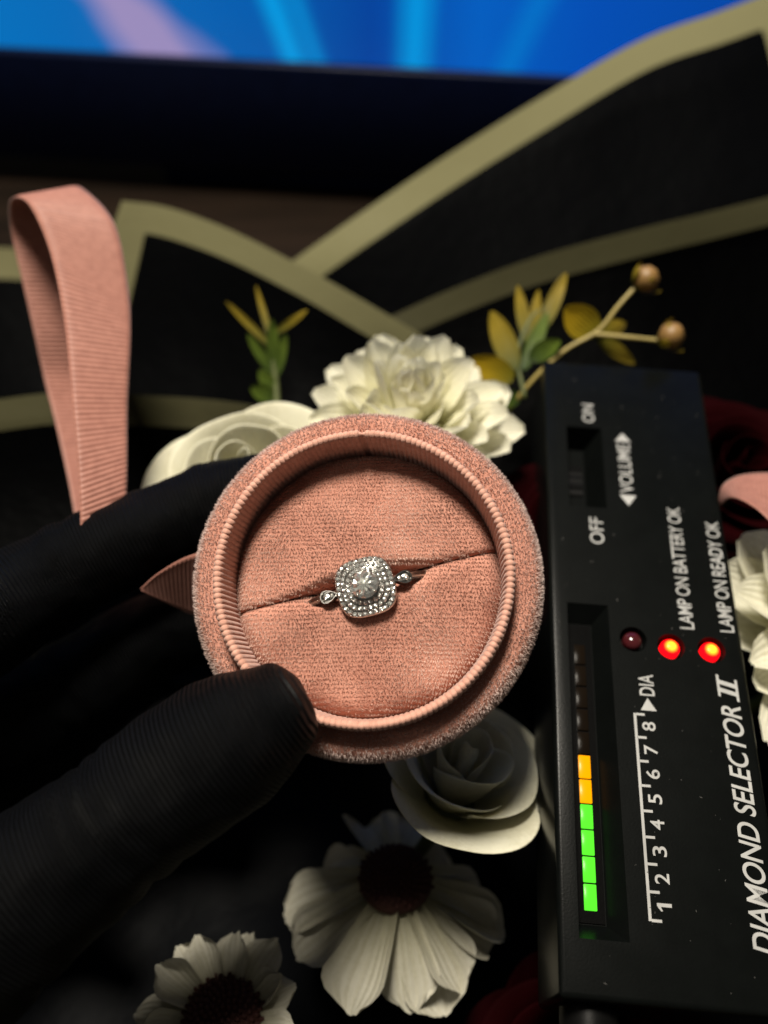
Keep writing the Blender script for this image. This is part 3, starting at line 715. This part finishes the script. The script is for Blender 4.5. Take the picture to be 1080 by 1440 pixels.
# pear shaped shoulders
for sg in (1, -1):
    n = 40; out = []
    for i in range(n):
        a = 2*math.pi*i/n; t = (1-math.cos(a))/2                 # 0 at the point, 1 at the round end
        out.append((0.27*t, 0.098*math.sin(a)*(math.sin(a/2)**1.0)*1.18))
    V = []; zt = 0.03
    for k, (sc_, z) in enumerate(((1.0, -0.09), (1.03, -0.02), (1.0, zt), (0.86, zt), (0.82, zt-0.03), (0.4, zt-0.03))):
        for x, y in out: V.append(((x-.15)*sc_+.15, y*sc_, z))
    f = []
    for k in range(5):
        for i in range(n): j = (i+1) % n; f.append((k*n+i, k*n+j, (k+1)*n+j, (k+1)*n+i))
    f.append(tuple(5*n+i for i in range(n)))
    m = Matrix.Translation((sg*0.435*S, 0, (HZ-0.175)*S)) @ (Matrix.Rotation(math.pi, 4, 'Z') if sg < 0 else Matrix.Identity(4)) @ Matrix.Rotation(R(20), 4, 'Y') @ Matrix.Scale(1.15, 4)
    po = mesh('pear_shoulder', V, f, 'white_gold', rg, Mx=None); po.matrix_basis = m
    po.data.set_sharp_from_angle(angle=R(40))
    set_stone(0.18, 0.0, zt-0.012, 0.050, po, (0.05, 0.1)); set_stone(0.095, 0.0, zt-0.014, 0.032, po, (0.1, -0.1))

# ------------------------------------------------------------------ gloved hand
def capsule(pts, radii, extra=10):
    V, f = tube(pts, radii, 20, extra*len(pts)); return V, f
FING = {
 'thumb': ([at(390, 1000, 12.1), at(344, 1029, 12.05), at(256, 1090, 12.0), at(150, 1172, 11.95), at(30, 1262, 11.8), at(-110, 1390, 11.7), at(-270, 1540, 11.9)], [0.70, 0.88, 0.97, 1.0, 1.10, 1.28, 1.5]),
 'index': ([at(470, 676, 16.2), at(400, 690, 16.15), at(310, 708, 16.1), at(210, 746, 15.9), at(90, 806, 15.6), at(-40, 880, 14.9), at(-200, 985, 14.6), at(-360, 1130, 14.2)], [0.62, 0.74, 0.78, 0.82, 0.90, 1.0, 1.05, 1.3]),
 'middle': ([at(430, 850, 16.8), at(330, 860, 17.1), at(200, 905, 17.0), at(40, 1000, 16.4), at(-140, 1080, 15.6), at(-360, 1200, 14.6)], [0.62, 0.82, 0.88, 0.95, 1.0, 1.3]),
 'ring_f': ([at(290, 1010, 17.2), at(190, 1015, 17.5), at(40, 1060, 17.2), at(-120, 1160, 16.4), at(-370, 1290, 14.8)], [0.6, 0.78, 0.85, 0.92, 1.2]),
 'little': ([at(120, 1240, 16.6), at(40, 1220, 17.0), at(-80, 1240, 16.6), at(-200, 1290, 16.0), at(-380, 1380, 14.6)], [0.5, 0.66, 0.72, 0.8, 1.1]),
 'palm_a': ([at(-360, 1130, 14.2), at(-420, 1330, 13.6), at(-520, 1560, 13.0), at(-640, 1760, 12.6)], [1.4, 1.8, 1.9, 1.9]),
 'palm_b': ([at(-270, 1540, 11.9), at(-370, 1500, 12.6), at(-400, 1400, 13.6), at(-360, 1270, 14.4)], [1.5, 1.7, 1.7, 1.3]),
}
bm = bmesh.new()
axes = []
for k, (pts, rad) in FING.items():
    pts = [Vector(p) for p in pts]
    # rounded tip
    tip = pts[0] + (pts[0]-pts[1]).normalized()*rad[0]*0.62; tip2 = pts[0] + (pts[0]-pts[1]).normalized()*rad[0]*0.42
    P2 = [tip, tip2]+pts; R2 = [rad[0]*0.35, rad[0]*0.84]+rad
    V, f = tube([list(p) for p in P2], R2, 24, 12*len(P2))
    tm = bpy.data.meshes.new('tmp'); tm.from_pydata([tuple(v) for v in V], [], f); bm.from_mesh(tm); bpy.data.meshes.remove(tm)
    ax = catmull([list(p) for p in P2], 160); s_ = np.concatenate([[0], np.cumsum(np.linalg.norm(np.diff(ax, axis=0), axis=1))])
    axes.append((ax, s_, np.interp(np.linspace(0, 1, 160), np.linspace(0, 1, len(R2)), R2)))
bmesh.ops.recalc_face_normals(bm, faces=bm.faces)
hm = bpy.data.meshes.new('gloved_hand'); bm.to_mesh(hm); bm.free()
tmp = bpy.data.objects.new('tmp', hm); C.objects.link(tmp)
rm = tmp.modifiers.new('r', 'REMESH'); rm.mode = 'VOXEL'; rm.voxel_size = 0.10
sm = tmp.modifiers.new('s', 'SMOOTH'); sm.iterations = 8; sm.factor = 0.5
me = baked(tmp); bpy.data.objects.remove(tmp)
vc = np.empty(len(me.vertices)*3); me.vertices.foreach_get('co', vc); vc = vc.reshape(-1, 3)
best = np.full(len(vc), 1e9); al = np.zeros(len(vc))
for ax, s_, rr in axes:
    T = np.gradient(ax, axis=0); T /= np.linalg.norm(T, axis=1)[:, None]
    for c0 in range(0, len(vc), 4000):
        q = vc[c0:c0+4000]; d2 = ((q[:, None, :]-ax[None])**2).sum(2); i = d2.argmin(1)
        dd = np.sqrt(d2[np.arange(len(q)), i])/rr[i]; sp = s_[i]+((q-ax[i])*T[i]).sum(1)
        b = dd < best[c0:c0+4000]; best[c0:c0+4000][b] = dd[b]; al[c0:c0+4000][b] = sp[b]
# a few soft creases in the fabric
nrm = np.empty(len(me.vertices)*3); me.vertices.foreach_get('normal', nrm); nrm = nrm.reshape(-1, 3)
dis = np.array([0.09*noise.noise(Vector(p)*0.8)+0.045*noise.noise(Vector(p)*1.9)+0.02*noise.noise(Vector(p)*4.0) for p in vc])
tw = al + 0.25*np.array([noise.noise(Vector(p)*0.7+Vector((9, 0, 0))) for p in vc])
for c0, w0, dp in ((2.55, 0.10, 0.055), (2.95, 0.12, 0.075), (3.35, 0.09, 0.05), (5.1, 0.12, 0.07), (5.6, 0.10, 0.05)):
    dis -= dp*np.exp(-((tw-c0)/w0)**2)*np.clip(np.array([0.5+1.2*noise.noise(Vector(p)*0.9+Vector((c0, 3, 1))) for p in vc]), 0, 1)
vc = vc + nrm*dis[:, None]
me.vertices.foreach_set('co', (vc*S).ravel()); me.shade_smooth()
a = me.attributes.new('along', 'FLOAT', 'POINT'); a.data.foreach_set('value', al.astype(np.float32))
me.materials.clear(); me.materials.append(M['glove_fabric']); me.update()
tag(link('gloved_hand', me), 'hand in a black ribbed fabric glove pinching the velvet box between thumb and finger', 'hand')

# ------------------------------------------------------------------ diamond tester
vv = Vector((0.982, 9.969, 6.642)).normalized(); uu = Vector((3.280, -0.326, -0.149)); uu = (uu-vv*uu.dot(vv)).normalized()
U_ = cd(*uu).normalized(); V_ = cd(*vv).normalized(); N_ = U_.cross(V_)
TW, TL, TT = 3.3, 12.0, 1.9
DM = mat4(U_, V_, N_, cw(2.427, -6.711, 12.25))
dt = thing('diamond_tester', DM, 'black handheld diamond tester with two glowing red lamps and a lit light bar', 'tester')
body = from_bm('body', box_bm(0, TW, 0, TL, -TT, 0, 0.09, 4), 'black_plastic', dt)
def frustum(u0, u1, v0, v1, iu0, iu1, iv0, iv1, depth, top=0.05):
    k = top/depth
    bm = bmesh.new()
    def ex(a, b): return a+(a-b)*k
    q = [bm.verts.new(p) for p in ((ex(u0, iu0), ex(v0, iv0), top), (ex(u1, iu1), ex(v0, iv0), top), (ex(u1, iu1), ex(v1, iv1), top), (ex(u0, iu0), ex(v1, iv1), top),
         (iu0, iv0, -depth), (iu1, iv0, -depth), (iu1, iv1, -depth), (iu0, iv1, -depth))]
    for fc in ((0, 1, 2, 3), (7, 6, 5, 4), (0, 4, 5, 1), (1, 5, 6, 2), (2, 6, 7, 3), (3, 7, 4, 0)): bm.faces.new([q[i] for i in fc])
    bmesh.ops.recalc_face_normals(bm, faces=bm.faces); return bm
cutters = [from_bm('cut', frustum(0.30, 1.02, 0.78, 6.20, 0.34, 0.78, 1.02, 5.95, 0.34), 'black_plastic', dt),
           from_bm('cut', frustum(0.42, 1.12, 8.28, 10.22, 0.44, 0.86, 8.45, 10.05, 0.55), 'black_plastic', dt)]
LEDS = ((1.42, 5.58), (2.06, 5.50), (2.75, 5.50))
for u, v in LEDS:
    bm = bmesh.new(); bmesh.ops.create_cone(bm, cap_ends=True, segments=32, radius1=0.20, radius2=0.25, depth=0.30)
    bmesh.ops.translate(bm, verts=bm.verts, vec=(u, v, -0.05)); cutters.append(from_bm('cut', bm, 'black_plastic', dt))
for c in cutters:
    md = body.modifiers.new('b', 'BOOLEAN'); md.object = c; md.operation = 'DIFFERENCE'; md.solver = 'EXACT'
nm = baked(body); body.modifiers.clear(); body.data = nm; nm.set_sharp_from_angle(angle=R(30))
for c in cutters: bpy.data.objects.remove(c)
# light bar
z0 = -0.335
from_bm('bar_window', box_bm(0.36, 0.76, 1.04, 5.93, -0.345, z0+0.02), 'black_gloss', dt)
vb = np.linspace(1.20, 5.85, 12)
vb = [1.20+0.395*k for k in range(12)]
for k in range(11):
    mt = 'bar_green' if k < 4 else 'bar_orange' if k < 6 else 'bar_unlit'
    s_ = from_bm('light_segment', box_bm(0.455, 0.645, vb[k]+0.012, vb[k+1]-0.012, z0, z0+0.05, 0.012, 2), mt, dt)
    if k in (0, 4, 6): s_['label'] = ('lit green segment of the light bar', 'lit orange segment of the light bar', 'unlit segment of the light bar')[(0, 4, 6).index(k)]
# volume wheel, knurled
wv, wf = [], []; nk = 60
for i in range(nk):
    a = 2*math.pi*i/nk; r = 0.80+(0.02 if i % 2 else 0)
    for u in (-0.15, 0.15): wv.append((u, r*math.cos(a), r*math.sin(a)))
wf = [(2*i, 2*((i+1) % nk), 2*((i+1) % nk)+1, 2*i+1) for i in range(nk)]+[tuple(2*i for i in range(nk)), tuple(2*i+1 for i in range(nk))[::-1]]
# only the top of the wheel shows in its slot
wh = mesh('volume_wheel', wv, wf, 'dial_plastic', dt, smooth=False); wh.matrix_basis = Matrix.Translation((0.65*S, 9.25*S, -1.26*S))
# lamps
for k, (u, v) in enumerate(LEDS):
    r = 0.165
    V, f = lathe([(r, -0.12), (r, -0.03)]+[(r*math.cos(a), -0.03+0.13*math.sin(a)) for a in np.linspace(0.15, 1.5, 8)]+[(0.002, 0.10)], 28)
    l_ = mesh('indicator_lamp', V, f, 'lamp_unlit' if k == 0 else 'lamp_red', dt); l_.matrix_basis = Matrix.Translation((u*S, v*S, -0.055*S))
    l_['label'] = 'unlit dark lamp' if k == 0 else 'glowing red lamp'
# printed lettering reads along the length of the case
def lettering(txt, u, v0, v1, cap, bold=0.0, shear=0.0, spacing=1.0):
    """u = baseline side (larger u), text runs from v0 to v1"""
    cu = bpy.data.curves.new('lettering', 'FONT'); cu.body = txt; cu.size = 1; cu.offset = bold; cu.shear = shear; cu.space_character = spacing
    cu.resolution_u = 6; cu.extrude = 0.0
    o = bpy.data.objects.new('tmp', cu); C.objects.link(o); me = baked(o); bpy.data.objects.remove(o); me.name = 'lettering'
    n = len(me.vertices); c_ = np.empty(n*3); me.vertices.foreach_get('co', c_); c_ = c_.reshape(-1, 3)
    x = (c_[:, 0]-c_[:, 0].min())/np.ptp(c_[:, 0]); y = (c_[:, 1]-c_[:, 1].min())/np.ptp(c_[:, 1])
    out = np.stack([u-y*cap, v0+x*(v1-v0), np.full(n, 0.004)], 1)*S
    me.vertices.foreach_set('co', out.ravel()); me.update()
    # thin print film, facing outwards
    bm = bmesh.new(); bm.from_mesh(me); 
    for fc in bm.faces:
        if fc.normal.z < 0: fc.normal_flip()
    bm.to_mesh(me); bm.free()
    me.materials.clear(); me.materials.append(M['print_white']); ob = link('lettering', me, dt); ob['label'] = 'white printed words '+txt; return ob
def film(name, polys):
    V = []; f = []
    for p in polys:
        f.append(tuple(range(len(V), len(V)+len(p)))); V.extend([(a, b, 0.0042) for a, b in p])
    o = mesh(name, V, f, 'print_white', dt, smooth=False)
    bm = bmesh.new(); bm.from_mesh(o.data)
    for fc in bm.faces:
        if fc.normal.z < 0: fc.normal_flip()
    bm.to_mesh(o.data); bm.free(); return o
lettering('ON', 0.99, 10.36, 10.84, 0.24, 0.003)
lettering('OFF', 1.03, 7.47, 8.05, 0.26, 0.003)
lettering('VOLUME', 1.66, 8.68, 9.86, 0.26, 0.003)
film('arrow', [((1.38, 8.62), (1.70, 8.62), (1.54, 8.38))]); film('arrow', [((1.37, 9.92), (1.69, 9.92), (1.53, 10.14))])
lettering('LAMP ON BATTERY OK', 2.50, 5.86, 8.42, 0.25, 0.003, spacing=0.95)
lettering('LAMP ON READY OK', 3.19, 5.86, 8.16, 0.25, 0.003, spacing=0.95)
lettering('DIA', 1.70, 4.56, 4.94, 0.25, 0.010)
film('arrow', [((1.45, 4.30), (1.71, 4.30), (1.575, 4.52))])
lw = 0.022
pol = [((1.335-lw, 1.09), (1.335+lw, 1.09), (1.345+lw, 4.24), (1.345-lw, 4.24))]
for k in range(9):
    v = 1.10+(4.225-1.10)*k/8; pol.append(((1.335+lw+0.0005, v-lw*0.9), (1.505, v-lw*0.9), (1.505, v+lw*0.9), (1.335+lw+0.0005, v+lw*0.9)))
film('scale_line', pol)
v1_ = 1.10+(4.225-1.10)*0.5/8
film('digit_one', [((1.665, v1_), (1.665, v1_+0.05), (1.45, v1_+0.05), (1.45, v1_+0.012), (1.475, v1_-0.025), (1.505, v1_-0.06), (1.53, v1_-0.06), (1.505, v1_))])
for k in range(1, 8):
    v = 1.10+(4.225-1.10)*(k+0.5)/8; lettering(str(k+1), 1.665, v-0.075 if k else v-0.05, v+0.075 if k else v+0.04, 0.215, 0.010)
lettering('DIAMOND SELECTOR', 3.10, 0.78, 4.50, 0.33, 0.012, 0.25, 0.97)
def ii():
    pol = []; b, cp, v0, v1, th = 3.10, 0.34, 4.58, 4.96, 0.045
    def P_(y, x): return (b-cp*y, v0+x+0.085*y)
    for x in (0.085, 0.225): pol.append([P_(0.121, x), P_(0.121, x+0.075), P_(0.879, x+0.075), P_(0.879, x)])
    for y0, y1 in ((0.0, 0.12), (0.88, 1.0)): pol.append([P_(y0, 0.0), P_(y0, 0.385), P_(y1, 0.385), P_(y1, 0.0)])
    film('numeral_two', pol)
ii()
# probe end below the case
V, f = tube([(0.55, 0.05, -0.75), (0.55, -0.5, -0.75), (0.55, -0.9, -0.75), (0.55, -2.2, -0.75), (0.55, -2.6, -0.75)], [0.42, 0.42, 0.30, 0.22, 0.05], 20, 20)
mesh('probe', V, f, 'dial_plastic', dt)
V, f = tube([(0.55, -2.5, -0.75), (0.55, -2.7, -0.75), (0.55, -3.1, -0.75)], [0.05, 0.045, 0.03], 10, 6); mesh('probe_tip', V, f, 'steel', dt)

# dust settled on the case
random.seed(77); V = []; f = []
for k in range(110):
    u, v = random.uniform(0.1, 3.2), random.uniform(0.15, 11.8)
    if 0.25 < u < 1.1 and (0.7 < v < 6.3 or 8.2 < v < 10.3): continue
    if any(math.hypot(u-a, v-b) < 0.3 for a, b in LEDS): continue
    r = random.uniform(0.004, 0.011); a0 = random.uniform(0, 6); L_ = random.choice((1, 1, 1, 3.5))
    b = len(V); c_, s_ = math.cos(a0), math.sin(a0)
    for x, y, z in ((-r*L_, 0, 0.006), (0, -r, 0.006), (r*L_, 0, 0.006), (0, r, 0.006), (0, 0, 0.006+r)): V.append((u+x*c_-y*s_, v+x*s_+y*c_, z))
    f += [(b, b+1, b+4), (b+1, b+2, b+4), (b+2, b+3, b+4), (b+3, b, b+4)]
plain('dust', (0.045, 0.043, 0.04), 0.9)
du_ = mesh('dust', V, f, 'dust', dt); du_['kind'] = 'stuff'
